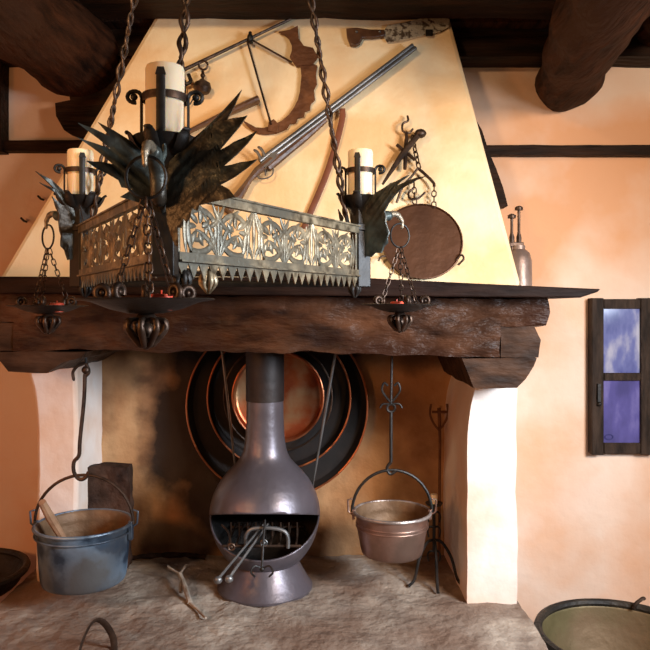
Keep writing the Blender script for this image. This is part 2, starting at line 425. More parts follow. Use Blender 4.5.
bm = bmn(); hp = smooth_pts([P(246,546,2.66), P(246,536,2.66), P(252,529,2.66), P(270,528,2.66), P(284,531,2.66), P(288,538,2.66), P(288,548,2.66)], 5)
tube(bm, hp, .0075, 8); tag(obj('arched_iron_bar', bm, M['steel']), 'arched pale iron bar lying on the grate in the stove mouth', 'bar')
# tongs and fork leaning out of the stove
def leaning(name, label, pts, r, m, extra=None, cat='tool'):
    bm = bmn(); tube(bm, smooth_pts(pts, 4), r, 7)
    if extra: extra(bm)
    return tag(obj(name, bm, M[m]), label, cat)
tg = thing('fire_tongs', 'long iron fire tongs leaning out of the stove mouth to the left', 'tongs', P(222,583,2.6))
for (a, b) in (((264,524),(218,579)), ((268,524),(229,578))):
    bm = bmn(); tube(bm, [P(a[0],a[1],2.68), P((a[0]+b[0])/2,(a[1]+b[1])/2,2.60), P(b[0],b[1],2.53)], [.004,.0045,.0055], 7)
    sphere(bm, P(b[0],b[1]+1,2.53), .013, (1.2,1,1.1)); obj('arm', bm, M['steel'], tg)
bm = bmn(); c = P(264,543,2.62); tube(bm, arc(c, .012, 0, 2*PI*.97, 12), .003, 6); sphere(bm, c, .008); obj('rivet', bm, M['steel'], tg)
def coil(bm):
    c = P(231.5,547,2.6); tube(bm, arc(c, .012, 0, 2*PI*.97, 14), .004, 6); sphere(bm, c, .006)
leaning('poker', 'short iron poker with a pale ring end at the left of the stove mouth', [P(222,525,2.68), P(228,532,2.64), P(231,543,2.6)], .004, 'iron2', coil, 'poker')
def hookb(bm):
    for k in (-1, 1): tube(bm, smooth_pts([P(262,569,2.57), P(262+7*k,566,2.56), P(262+11*k,572,2.55), P(262+7*k,577,2.55)], 4), .0035, 6)
    sphere(bm, P(262,569,2.57), .010)
leaning('toasting_fork', 'iron toasting fork with curled end standing in the stove mouth', [P(265,520,2.66), P(263,545,2.6), P(262,569,2.57)], .0045, 'iron', hookb, 'fork')

# ================================================================== COPPER TRAYS BEHIND THE STOVE
def tray(label, cu, cv, rpx, Y, depth, minside, name='round_tray', yfloor=None, rimr=.0048):
    c = P(cu, cv, Y); r = rpx*Y/F; R90 = Matrix.Rotation(PI/2, 3, 'X')    # lathe z axis -> -y (towards the room)
    t = thing(name, label, 'tray', (c.x, c.y+depth, c.z-r), 'round copper trays behind the stove')
    bm = bmn(); lathe(bm, [(.001,-depth),(r*.5,-depth),(r*.90,-depth),(r*.95,-depth*.8),(r,0),(r+.003,0),(r*.96,-depth*.86),(r*.9,-depth-.003),(.001,-depth-.003)], c, 72, R90)
    td = obj('tray_dish', bm, minside, t)
    bm = bmn(); tube(bm, arc(c, r+.002, 0, 2*PI*(1-1/90), 89), rimr, 8, closed=True); obj('rim', bm, M['copperrim'], td)
    return t
tray('largest round copper-rimmed tray hanging behind the grey stove', 277, 407, 90, 3.105, .05, M['darkpan'])
tray('middle-sized round copper-rimmed tray nested inside the largest behind the stove', 279, 398, 71, 3.07, .05, M['darkpan'])
t3 = tray('smallest round tray, its inside polished orange copper, behind the stove flue', 278, 397, 45, 3.035, .03, M['copper'])
bm = bmn(); tube(bm, arc(P(278,397,3.05), 54*3.05/F, 0, 2*PI*.99, 70), .0045, 8, closed=True); obj('outer_ring', bm, M['iron2'], t3)
for k, (a, b, lb) in enumerate((((222,350),(236,474),'thin iron spit hanging left of the stove flue'), ((336,350),(312,490),'thin iron spit hanging slanted right of the stove flue'))):
    bm = bmn(); A_ = P(*a, 2.96); B_ = P(*b, 2.98); top = A_+(A_-B_)*.12
    tube(bm, [top, A_, A_.lerp(B_,.5), B_], [.006,.006,.006,.004], 8); tube(bm, arc(top+Vector((0,0,.02)), .02, 0, 2*PI*.95, 14), .004, 6)
    tag(obj('iron_spit', bm, M['steel']), lb, 'spit', 'iron spits by the flue')

# ================================================================== HANGING POTS
def pot(name, label, cu, Y, zr, r, rb, h, mo, mi, bailtop, cat, lug=True, tilt=0):
    x = (cu-325)/F*Y
    t = thing(name, label, cat, (x, Y, zr-h))
    pr = [(.002,-h),(rb*.6,-h),(rb*.9,-h+.004),(rb,-h+.02),(rb+(r-rb)*.45,-h*.55),(r*.975,-.05),(r*.97,-.03),(r*1.0,-.006),(r*1.035,0)]
    bm = bmn(); lathe(bm, [(p.x,p.z) for p in smooth_pts([Vector((a,0,b)) for a, b in pr], 3)], (x,Y,zr), 64, wob=.004)
    o = obj('pot_body', bm, [mo, mi], t, smooth=60); s = o.modifiers.new('wall', 'SOLIDIFY'); s.thickness = .005; s.offset = -1; s.material_offset = 1
    bm = bmn(); tube(bm, [Vector((x+r*1.035*math.cos(a), Y+r*1.035*math.sin(a), zr)) for a in [2*PI*i/60 for i in range(60)]], .0065, 8, closed=True); obj('rim', bm, M['tin'] if mo is M['copperpot'] else mo, o)
    # bail, spanning left to right
    hb = bailtop-zr; W = r*1.09
    ca, sa = math.cos(tilt), math.sin(tilt)
    bp = [Vector((x+W*math.cos(a)*ca, Y+W*math.cos(a)*sa, zr+.0+hb*math.sin(a))) for a in [PI*i/24 for i in range(25)]]
    bm = bmn(); tube(bm, bp, .0058, 8); bail = obj('bail', bm, M['iron2'] if mo is M['bucket'] else M['iron'], t)
    for s_ in (-1, 1):
        ex = Vector((x+W*s_*ca, Y+W*s_*sa, zr))
        bm = bmn(); hb_ = .06 if mo is M['bucket'] else .028; box(bm, ex+Vector((-.008-.008*s_,-.012,-hb_)), ex+Vector((.004-.006*s_,.012,.010)))
        tube(bm, [ex+Vector((.0,0,-.01)), ex+Vector((.014*s_,0,.0)), ex+Vector((.017*s_,0,.045)), ex+Vector((-.002*s_,0,.05))], .0045, 6)
        obj('ear', bm, mo, o, bevel=.003)
    return t
pt = pot('hanging_bucket', 'blue-grey metal bucket with rusty inside hanging at the left of the hearth', 84, 2.6, .700, .168, .152, .215, M['bucket'], M['bucketin'], P(0,475,2.6).z, 'bucket')
bm = bmn(); bx_, by_, bz_ = pt.location
tube(bm, [(bx_+.1725*math.cos(a), by_+.1725*math.sin(a), .672) for a in [2*PI*i/60 for i in range(60)]], .0035, 6, closed=True); obj('hoop', bm, M['bucket'], pt)
pc = pot('hanging_pot', 'reddish copper pot with black bail hanging at the right of the hearth', 392, 2.7, .715, .141, .119, .165, M['copperpot'], M['bucketin'], P(0,470,2.7).z, 'pot')
bm = bmn(); bx_, by_, bz_ = pc.location
for zz in (.675, .662): tube(bm, [(bx_+.1375*math.cos(a), by_+.1375*math.sin(a), zz) for a in [2*PI*i/60 for i in range(60)]], .003, 6, closed=True)
obj('hoop', bm, M['copperpot'], pc)
# wooden spoon
sp_ = thing('wooden_spoon', 'pale wooden spoon standing in the blue-grey bucket', 'spoon', P(66,545,2.55))
bm = bmn(); tube(bm, [P(42,502,2.47), P(50,517,2.52), P(62,537,2.58), P(70,552,2.6)], [.013,.016,.014,.012], 8); obj('handle', bm, M['spoon'], sp_)
bm = bmn(); sphere(bm, P(74,560,2.6), .03, (1,.5,1.1)); obj('bowl', bm, M['spoon'], sp_)
# hooks
hk = thing('pot_hook', 'long rusty iron hook holding the blue-grey bucket', 'hook', P(84,475,2.6))
bm = bmn(); tube(bm, smooth_pts([P(85,374,2.6), P(84,400,2.6), P(80,440,2.6), P(79,455,2.6), P(74,462,2.6), P(74,472,2.6), P(79,479,2.6), P(85,478,2.6), P(89,472,2.6)], 5), .0075, 8); obj('hook_rod', bm, M['iron2'], hk)
bm = bmn(); tube(bm, smooth_pts([P(74,381,2.6), P(73,372,2.6), P(79,365,2.6), P(86,364,2.6), P(89,372,2.6), P(85,377,2.6)], 5), [.003]+[.006]*24+[.004], 8); sphere(bm, P(86,370,2.6), .016); obj('hook_end', bm, M['iron2'], hk)
bm = bmn(); tube(bm, [P(86,366,2.6), P(86,340,2.6)], .005, 8); obj('hanger', bm, M['iron'], hk)
hk = thing('pot_hook', 'black iron trammel hook with curled ends holding the copper pot', 'hook', P(391,470,2.7))
bm = bmn(); tube(bm, [P(391,412,2.7), P(391,462,2.7)], .0065, 8); tube(bm, smooth_pts([P(391,462,2.7), P(387,468,2.7), P(390,474,2.7), P(396,471,2.7)], 5), .006, 8); obj('hook_rod', bm, M['iron'], hk)
bm = bmn(); tube(bm, arc(P(391,408,2.7), .015, 0, 2*PI*.96, 16), .005, 7, closed=True); tube(bm, [P(391,404,2.7), P(392,345,2.7)], .005, 8)
for s_ in (-1, 1):
    tube(bm, smooth_pts([P(391,403,2.7), P(391+5*s_,397,2.7), P(391+9*s_,390,2.7), P(391+7*s_,383,2.7), P(391+3*s_,386,2.7)], 5), .0045, 7)
    tube(bm, smooth_pts([P(391,404,2.7), P(391+8*s_,404,2.7), P(391+11*s_,408,2.7)], 5), .004, 7)
obj('scroll_head', bm, M['iron'], hk)
# dark board behind the bucket
bm = bmn(); prism(bm, [P(u,v,2.98) for u,v in [(78,470),(100,464),(127,468),(130,492),(129,520),(128,568),(80,568),(76,510)]], (0,.06,0)); subdiv(bm,.03); rough(bm,.014,12,4)
tag(obj('charred_board', bm, M['char'], smooth=50), 'dark charred wooden board standing behind the blue-grey bucket', 'board')
# iron candle stand at right
cs = thing('scrolled_iron_stand', 'black wrought iron scrolled tripod stand behind the copper pot', 'stand', (P(434,0,2.86).x, 2.86, ZH))
cx, cy = cs.location.x, 2.86
bm = bmn(); tube(bm, [(cx,cy,ZH+.12),(cx,cy,.70)], .0065, 8); obj('stem', bm, M['iron'], cs)
for a in (-2.6, -.55, -1.6):
    d = Vector((math.cos(a), math.sin(a), 0)); b0 = Vector((cx,cy,0))
    bm = bmn(); tube(bm, smooth_pts([b0+Vector((0,0,ZH+.17)), b0+d*.035+Vector((0,0,ZH+.165)), b0+d*.075+Vector((0,0,ZH+.11)), b0+d*.10+Vector((0,0,ZH+.03)), b0+d*.13+Vector((0,0,ZH+.006))], 4), .006, 7); obj('leg', bm, M['iron'], cs)
for z in (.60, .66, .50):
    bm = bmn()
    for s_ in (-1, 1):
        tube(bm, [Vector((cx+s_*(.006+.030*t*math.cos(4.6*t)+.016), cy, z-.035+.06*t+.016*math.sin(4.6*t))) for t in [i/12 for i in range(13)]], .004, 6)
    obj('scroll', bm, M['iron'], cs)
bm = bmn(); lathe(bm, [(.002,.69),(.03,.695),(.036,.705),(.034,.706),(.002,.70)], (cx,cy,0), 20); obj('drip_pan', bm, M['iron'], cs)
bm = bmn(); lathe(bm, [(.016,.702),(.016,.735),(.013,.74),(.002,.738)], (cx,cy,0), 18, cap=(True,False))
tag(obj('candle_stub', bm, M['wax']), 'pale candle stub on the scrolled iron stand behind the copper pot', 'candle')
# long fork hanging near the right corner of the firebox
lf = thing('hanging_fork', 'rusty long-handled iron fork hanging by the right pillar inside the firebox', 'fork', P(438,560,3.08))
bm = bmn(); tube(bm, [P(439,408,3.1), P(440,440,3.1), P(439,556,3.1)], [.008,.006,.007], 8); obj('handle', bm, M['rust'], lf)
bm = bmn()
for s_ in (-1, 1): tube(bm, smooth_pts([P(439,430,3.09), P(439+5*s_,424,3.09), P(439+9*s_,414,3.09), P(439+8*s_,404,3.09)], 4), .005, 7)
tube(bm, [P(432,412,3.09), P(447,412,3.09)], .006, 7); obj('head', bm, M['rust'], lf)

# ================================================================== ON THE HEARTH / FLOOR
def zh(u, v, dz=0):                    # point of the hearth surface seen at (u,v), lifted by dz
    Y = (EYE-ZH-dz)*F/(v-HV); return P(u, v, Y)
fs = thing('forked_stick', 'pale dry forked stick lying on the hearth left of the stove', 'stick', zh(190,595))
for pts, r in (([zh(180,574,.05), zh(184,584,.035), zh(190,603,.012)], .009), ([zh(180,574,.05), zh(170,568,.06), zh(168,566,.062)], .005), ([zh(180,574,.05), zh(184,568,.06), zh(186,565,.065)], .005), ([zh(181,580,.04), zh(181,592,.012)], .007), ([zh(190,603,.012), zh(200,612,.006), zh(206,618,.006)], .006)):
    bm = bmn(); tube(bm, smooth_pts(pts, 3), r, 7); rough(bm, .003, 40, 1); obj('branch', bm, M['drystick'], fs)
bm = bmn(); tube(bm, smooth_pts([zh(128,558,.01), zh(150,556,.03), zh(180,555,.03), zh(205,557,.01)], 5), .012, 8); rough(bm, .008, 20, 3)
tag(obj('burnt_branch', bm, M['char']), 'thin burnt branch lying at the back of the hearth left of the stove', 'branch')
bm = bmn(); c0 = P(95,672,2.2); c0.z = ZH+.012
hp = smooth_pts([Vector((c0.x-.035+.0, 2.17, ZH)), Vector((c0.x-.036, 2.17, ZH+.06)), Vector((c0.x-.018, 2.2, ZH+.115)), Vector((c0.x+.0, 2.22, ZH+.128)), Vector((c0.x+.02, 2.24, ZH+.105)), Vector((c0.x+.035, 2.27, ZH+.05)), Vector((c0.x+.037, 2.28, ZH))], 5)
tube(bm, hp, .011, 8, squash=(.28,1)); tag(obj('iron_hoop', bm, M['iron2']), 'dark iron strap hoop at the bottom left edge of the hearth', 'hoop')

def basin(name, label, cx, cy, zr, r, h, cat, mi=M['brassin']):
    t = thing(name, label, cat, (cx, cy, 0 if zr-h < .02 else zr-h))
    bm = bmn(); lathe(bm, [(p.x,p.z) for p in smooth_pts([Vector(q) for q in ((.005,0,-h),(r*.5,0,-h+.01),(r*.82,0,-h*.72),(r*.95,0,-h*.35),(r,0,0))], 5)], (cx,cy,zr), 64)
    o = obj('bowl', bm, [M['cauldron'], mi], t); s = o.modifiers.new('wall','SOLIDIFY'); s.thickness=.006; s.offset=-1; s.material_offset=1
    bm = bmn(); tube(bm, [(cx+(r+.002)*math.cos(a), cy+(r+.002)*math.sin(a), zr) for a in [2*PI*i/72 for i in range(72)]], .015, 8, closed=True); obj('rim', bm, M['cauldron'], t)
    return t
cd = basin('cauldron', 'wide blackened cauldron with olive brass inside at the right of the hearth', 1.045, 2.45, .35, .285, .30, 'cauldron')
for a in (0, 2.1, 4.2):
    bm = bmn(); d = Vector((math.cos(a), math.sin(a), 0)); tube(bm, [Vector((1.045,2.45,.10))+d*.2, Vector((1.045,2.45,-.015))+d*.22], [.014,.010], 8); obj('leg', bm, M['cauldron'], cd)
bm = bmn(); e = Vector((1.045+.285*math.cos(.92), 2.45+.285*math.sin(.92), .35)); tube(bm, smooth_pts([e+Vector((-.035,0,.0)), e+Vector((-.03,0,.018)), e+Vector((-.01,0,.035)), e+Vector((.0,0,.04)), e+Vector((.004,0,.036))], 4), .007, 7); obj('handle', bm, M['iron2'], cd)
bs = basin('dark_basin', 'dark metal basin on a stand beside the left pillar', -1.475, 2.82, .435, .25, .10, 'basin', M['cauldron'])
bs.location.z = -.02
for c_ in bs.children: c_.location.z += .355+ -0
for a in (0.6, 2.7, 4.4):
    bm = bmn(); d = Vector((math.cos(a), math.sin(a), 0)); tube(bm, [Vector((-1.475,2.82,.36))+d*.12, Vector((-1.475,2.82,-.015))+d*.17], .012, 8); obj('leg', bm, M['iron'], bs)

# ================================================================== THINGS HUNG ON THE HOOD
def hprism(bm, px, off, th): prism(bm, [H(u,v,off) for u,v in px], NRM*th)
# cleaver
cl = thing('cleaver', 'old cleaver with spotted pale blade hanging near the top of the hood', 'cleaver', H(395,44,.01))
bm = bmn(); hprism(bm, [(384,33),(387,28),(404,25),(425,20),(446,14),(449,19),(448,29),(440,34),(425,37),(400,43),(387,44.5),(384,41)], .012, .004); obj('blade', bm, M['blade'], cl, smooth=0)
bm = bmn(); hprism(bm, [(346,32),(356,31),(370,33),(384,33),(385,39),(372,41),(362,41),(360,46),(356,49),(350,48),(347,40)], .006, .018); obj('handle', bm, M['walnut'], cl, bevel=.004)
bm = bmn(); hprism(bm, [(425,33),(432,33),(432,39),(425,39)], .016, .006); obj('clip', bm, M['iron'], cl)
for u in (379, 356):
    bm = bmn(); sphere(bm, H(u,36,.026), .006); obj('rivet', bm, M['steel'], cl)
# steelyard
sy = thing('steelyard', 'slanting steelyard rod with hanging round weight at the top left of the hood', 'scale', H(204,92,.02))
bm = bmn(); tube(bm, [H(184,75,.03), H(291,24,.03)], [.008,.0055], 8); obj('beam', bm, M['iron2'], sy)
bm = bmn(); sphere(bm, H(251,44,.035), .013, (1,1,1.6)); tube(bm, [H(251,38,.035), H(252,49,.035)], .007, 7); obj('pivot', bm, M['iron'], sy)
bm = bmn(); lathe(bm, [(.002,-.01),(.026,-.004),(.036,.016),(.031,.036),(.014,.046),(.008,.052),(.002,.054)], H(204,97,.028)-Vector((0,.01,.0)), 20)
tube(bm, [H(204,88,.03), H(204,76,.03)], .006, 7); tube(bm, arc(H(204.5,70,.03), .018, 0, 6.1, 14), .0045, 6); sphere(bm, H(204,80,.03), .010)
obj('weight', bm, M['iron2'], sy)
bm = bmn(); tube(bm, smooth_pts([H(186,73,.03), H(183,80,.03), H(187,88,.03), H(192,86,.03), H(190,79,.03)], 4), .008, 7); tube(bm, smooth_pts([H(185,108,.02), H(190,108,.02), H(194,102,.02), H(196,101,.02)], 4), .003, 6)
tube(bm, [H(187,85,.03), H(186,105,.02)], .003, 6); obj('load_hook', bm, M['iron'], sy)
# crescent blade with its wires
cb = thing('crescent_blade', 'rusty crescent-shaped jagged blade hung on wires on the hood', 'blade', H(276,136,.01))
bm = bmn(); hprism(bm, [(242.5,122),(250,126),(256,129.5),(264,130),(271,128),(282,123),(289,117),(294,110),(298,102),(300,94),(301.5,78),(300.5,68),(312,66),(317.5,68),(316,77),(317,86),(314,92),(315,102),(311,106),(310,112),(305,114),(304,119),(298,120),(296,125),(290,126),(287,131),(276,135.5),(266,136.5),(258,135),(250,130)], .010, .006); obj('blade', bm, M['rust'], cb, smooth=0)
bm = bmn(); hprism(bm, [(279,35),(290,33),(298,29),(298.5,36),(299,42),(304,49),(313,51),(318,60),(312,68),(296,68.5),(290,60),(292,54),(292,48),(289,41),(285,37.5)], .012, .009); obj('socket', bm, M['rust'], cb, smooth=0)
bm = bmn(); hprism(bm, [(269,125),(274,122),(279,127),(278,135),(268,134)], .017, .006); obj('clamp', bm, M['rust'], cb, bevel=.002)
for a, b in (((248,46),(271.5,128)), ((253,45),(292,66))):
    bm = bmn(); tube(bm, [H(*a,.03), H(*b,.024)], .0042, 7); obj('wire', bm, M['iron2'], cb)
# shotgun
sg = thing('shotgun', 'old double-barrelled shotgun hung diagonally on the hood', 'gun', H(255,185,.01))
A0 = H(413,53,.04); A1 = H(262,168,.04); ax = (A1-A0).normalized(); side = ax.cross(NRM).normalized()
if side.z < 0: side = -side
for k in (-1, 1):
    bm = bmn(); s0 = A0+side*.0085*k
    tube(bm, [s0, s0+(A1-A0)*.5, A1+side*.0095*k], [.0085,.0092,.0105], 12, caps=True); obj('barrel', bm, M['steel'], sg)
bm = bmn(); tube(bm, [H(326,124,.03), H(305,141,.028), H(285,157,.027), H(268,171,.025)], [.010,.017,.018,.019], 10); obj('fore_end', bm, M['walnut'], sg)
bm = bmn(); tube(bm, [H(284,153,.032), H(270,165,.03), H(258,175,.03), H(250,184,.03), H(240,199,.03), H(228,214,.03)], [.014,.024,.024,.016,.026,.032], 10, squash=(1,.7)); obj('stock', bm, M['walnut'], sg)
bm = bmn(); tube(bm, smooth_pts([H(274,170,.03), H(273,178,.03), H(267,182,.03), H(260,182,.03), H(257,178,.03)], 4), .003, 6); tube(bm, [H(266,172,.03), H(266,179,.03)], .003, 6); obj('trigger_guard', bm, M['steel'], sg)
bm = bmn()
for u, v in ((259,160),(263,157)): tube(bm, smooth_pts([H(u+3,v+6,.05), H(u,v,.055), H(u-4,v-3,.055)], 3), [.006]*6+[.003], 7)
hprism(bm, [(262,170),(272,160),(278,158),(276,164),(266,174)], .045, .006); obj('lock', bm, M['steel'], sg)
bm = bmn(); pts = smooth_pts([H(342,112,.024), H(342,122,.022), H(335,150,.018), H(325,180,.016), H(311,213,.014), H(304,230,.014)], 6); tube(bm, pts, .012, 8, squash=(1,.22), up=NRM); obj('sling', bm, M['leather'], sg)
# brown club behind the left of the hood
cbm = thing('wooden_club', 'brown blunt-ended wooden handle hung on the hood behind the front eagle wing', 'club', H(225,120,.01))
bm = bmn(); tube(bm, [H(176,143,.03), H(200,131,.03), H(225,119,.03), H(252,107,.03), H(259,104,.03)], [.014,.02,.026,.032,.032], 12, squash=(1,.5)); obj('handle', bm, M['walnut'], cbm)
# scale hanging beside the shotgun
sc = thing('hanging_scale', 'hanging iron scale hook with crossed bar holding the brown disc', 'scale', H(405,172,.01))
bm = bmn(); tube(bm, smooth_pts([H(407,119,.02), H(407,125,.03), H(402,128,.03), H(402,135,.03), H(408,137,.03), H(412,133,.03)], 4), .0045, 7); obj('top_hook', bm, M['iron2'], sc)
bm = bmn(); tube(bm, [H(406,136,.03), H(405,152,.03), H(404,173,.03)], [.005,.009,.007], 8); tube(bm, [H(396,149,.032), H(414,164,.032)], .007, 7); obj('bar', bm, M['iron2'], sc)
bm = bmn(); tube(bm, [H(382,188,.03), H(400,161,.036), H(418,139,.04)], [.005,.012,.012], 8); sphere(bm, H(419,139,.04), .020, (1.2,1,.9)); obj('hammer_arm', bm, M['iron2'], sc)
bm = bmn(); chain(bm, H(411,140,.03), H(418,172,.03), .03, .008, .003); tube(bm, smooth_pts([H(417,172,.03), H(410,181,.03), H(402,190,.03), H(396,205,.02)], 4), .005, 7); tube(bm, smooth_pts([H(417,172,.03), H(424,178,.03), H(432,186,.03), H(433,190,.03)], 4), .006, 7); obj('yoke', bm, M['iron2'], sc)
for ca_, cb_ in (((433,189),(433,210)), ((413,186),(414,206))):
    bm = bmn(); chain(bm, H(*ca_,.028), H(*cb_,.022), .026, .008, .0025); obj('chain', bm, M['iron2'], sc)
bm = bmn(); tube(bm, smooth_pts([H(413,192,.03), H(408,196,.03), H(409,202,.03), H(417,202,.03), H(424,196,.03)], 4), .0045, 7); obj('lower_hook', bm, M['iron2'], sc)
q = NRM.to_track_quat('Z', 'Y').to_matrix()
c = H(421.5,243,.012); dp = thing('round_disc_pan', 'round brown copper pan hung flat on the hood at the right', 'pan', H(421.5,283,.006)); R_ = 40.5*c.y/F
bm = bmn(); lathe(bm, [(.001,0),(R_*.97,0),(R_,.004),(R_,.012),(R_*.975,.013),(R_*.96,.007),(R_*.5,.007),(.001,.007)], c, 64, q); obj('disc', bm, M['scalepan'], dp)
bm = bmn(); tube(bm, smooth_pts([H(455,262,.02), H(460,258,.03), H(462,262,.03), H(457,267,.02)], 4), .004, 7); obj('ring_handle', bm, M['iron2'], dp)
bm = bmn(); tube(bm, smooth_pts([H(385,258,.02), H(380,260,.03), H(378,264,.03)], 4), .004, 7); obj('lug', bm, M['iron2'], dp)
# nails beside the hood
for (u, v, lb) in ((41,199,'higher'), (24,221,'lower')):
    bm = bmn(); a = P(u,v,3.2); tube(bm, [a, P(u,v,3.14)], .004, 6); tube(bm, [P(u-3,v-3,3.15), P(u,v,3.14), P(u+3,v+1,3.14)], .005, 6)
    tag(obj('nail', bm, M['iron']), 'small rusty nail in the orange wall left of the hood, the %s one' % lb, 'nail', 'nails left of the hood')
# jug with pestles at right end of shelf
jg = thing('pewter_jug', 'grey-brown metal jug holding iron rods on the right end of the shelf', 'jug', (.815, 2.95, ZB))
jx, jy = .815, 2.95
bm = bmn(); lathe(bm, [(.002,ZB+.001),(.054,ZB+.001),(.056,ZB+.02),(.055,ZB+.12),(.045,ZB+.155),(.028,ZB+.17),(.028,ZB+.185),(.022,ZB+.185),(.022,ZB+.165),(.002,ZB+.16)], (jx,jy,0), 36); obj('jug_body', bm, M['jug'], jg)
bm = bmn(); box(bm, (jx-.04,jy-.012,ZB+.18), (jx+.02,jy+.012,ZB+.20)); obj('lip', bm, M['iron2'], jg, bevel=.003)
for dx, top, lb, gz in ((.002, 206, 'taller iron rod with a round knob standing in the pewter jug', 0), (-.028, 214, 'shorter thin iron rod standing in the pewter jug beside the hood', 0)):
    bm = bmn(); zt_ = P(0,top,2.95).z; tube(bm, [(jx+dx,jy,ZB+.165),(jx+dx,jy,ZB+.22),(jx+dx,jy,ZB+.24),(jx+dx,jy,zt_-.02),(jx+dx,jy,zt_-.018)], [.011,.011,.006,.006,.01], 9)
    lathe(bm, [(.002,zt_-.02),(.017,zt_-.018),(.017,zt_-.006),(.008,zt_),(.002,zt_)], (jx+dx,jy,0), 16); tag(obj('iron_pestle', bm, M['iron2']), lb, 'pestle', 'rods in the jug')

# ================================================================== CHANDELIER
CX, CY = -.304, 1.80; RR = .47
ZT, ZB0, ZS = 1.732, 1.592, 1.558
ch = thing('chandelier', 'triangular wrought iron chandelier with three eagles and openwork scroll panels', 'chandelier', (CX, CY, ZS))
dirs = [Vector((0,-1,0)), Vector((math.cos(PI/6), .5, 0)), Vector((-math.cos(PI/6), .5, 0))]
cor = [Vector((CX,CY,0))+d*RR for d in dirs]

def panel(a, b):
    t = (b-a).normalized(); n = Vector((t.y, -t.x, 0))
    if n.dot((a+b)/2-Vector((CX,CY,0))) < 0: n = -n
    a = a+t*.03; L = (b-a).length-.03
    pt_ = lambda s, z, d=0.: a+t*s+n*d+Vector((0,0,z))
    bm = bmn()
    for z0, z1, d in ((ZT-.018, ZT, .012), (ZB0, ZB0+.017, .010)):
        prism(bm, [pt_(0,z0,-.004), pt_(L,z0,-.004), pt_(L,z1,-.004), pt_(0,z1,-.004)], n*(d+.004))
    prism(bm, [pt_(0,ZT,-.012), pt_(L,ZT,-.012), pt_(L,ZT+.004,-.012), pt_(0,ZT+.004,-.012)], n*.03)
    prism(bm, [pt_(0,ZB0-.002,-.010), pt_(L,ZB0-.002,-.010), pt_(L,ZB0+.002,-.010), pt_(0,ZB0+.002,-.010)], n*.026)
    rail_bm = bm
    # teeth
    bm = bmn(); nT = 24; w = L/nT
    px = [pt_(0,ZB0-.003,.002)]
    for i in range(nT): px += [pt_(w*i, ZB0-.004,.002), pt_(w*(i+.5), ZS,.002)]
    px += [pt_(L,ZB0-.008,.002), pt_(L,ZB0-.003,.002)]
    prism(bm, px, n*.003); teeth_bm = bm
    # scrollwork
    bm = bmn(); z0 = ZB0+.017; z1 = ZT-.018; hm = (z1-z0); zc = (z0+z1)/2
    def stroke(pts, w0, w1, d=.003, prof='taper'):
        m = len(pts); ws = []
        for i in range(m):
            q_ = i/(m-1)
            ws.append(w0+(w1-w0)*q_ if prof == 'taper' else max(.0012, w0*math.sin(PI*min(1, q_*.92+.08))**.8))
        tube(bm, [pt_(s, z, d) for s, z in pts], ws, 7, squash=(1,.55), up=n)
    def leaf(s0, z0_, ang, ln, w, bend):
        pts = []; s, z, a_ = s0, z0_, ang
        for i in range(7):
            pts.append((s, z)); s += ln/6*math.cos(a_); z += ln/6*math.sin(a_); a_ += bend/6
        stroke(pts, w, w, .004, 'leaf')
    for e_ in (0.004, L-.004): stroke([(e_, z0), (e_, zc), (e_, z1)], .005, .005)
    nu = 6; uw = L/nu
    for i in range(nu):
        m = 1 if i % 2 == 0 else -1
        cs_ = uw*(i+.5)+m*uw*.01; r = hm*.485
        sp2 = []
        for k in range(34):
            q_ = k/33; a_ = (-PI*.62 + q_*PI*2.9); rr = r*(1-.72*q_)
            sp2.append((cs_ + m*rr*math.cos(a_)*1.28, zc + rr*math.sin(a_)))
        stroke(sp2, .0078, .0042)
        for a_, l_ in ((.3,.03),(1.3,.032),(2.2,.034),(3.0,.036),(3.9,.034),(4.8,.03)):
            leaf(cs_+m*.010*math.cos(a_), zc+.010*math.sin(a_), a_ if m > 0 else PI-a_, l_*.98, .0070, .9*m)
        leaf(cs_-m*uw*.15, z0, PI/2+m*.5, hm*.8, .0075, -.9*m)
        leaf(cs_-m*uw*.30, z0, PI/2+m*.2, hm*.95, .006, -.5*m)
        leaf(cs_+m*uw*.34, z1, -PI/2+m*.5, hm*.85, .0070, .9*m)
        # palmette at the unit joint
        if i % 2 == 1:
            s0 = uw*i
            for b_ in (-1.0,-.55,0,.55,1.0): leaf(s0+b_*.008, z0, PI/2-b_*.55, hm*(.98-.18*abs(b_)), .0062, -b_*.9)
        elif i:
            s0 = uw*i
            for b_ in (-1.1,-.6,0,.6,1.1): leaf(s0+b_*.007, z1, -PI/2+b_*.45, hm*(.95-.2*abs(b_)), .0058, b_*.9)
            for b_ in (-.8,.8): leaf(s0+b_*.006, z0, PI/2-b_*.5, hm*.5, .0055, -b_*.8)
        leaf(cs_+m*r*.9, zc-r*.2, -PI/2-m*.5, .03, .005, -m); leaf(cs_-m*r*.2, z1-.004, -m*.4 if m > 0 else PI+.4, .05, .0045, -m*.8)
    po = obj('openwork_panel', bm, M['panelmetal'], ch, smooth=60)
    obj('rail', rail_bm, M['panelmetal'], po, smooth=0); obj('serrated_edge', teeth_bm, M['panelmetal'], po, smooth=0)
panel(cor[0], cor[1]); panel(cor[2], cor[0])
for z_ in (ZB0+.008, ZS+.012):
    bm = bmn(); tube(bm, [cor[1]+Vector((0,0,z_)), cor[2]+Vector((0,0,z_))], .009, 8, squash=(.5,1)); obj('back_bar', bm, M['iron'], ch)

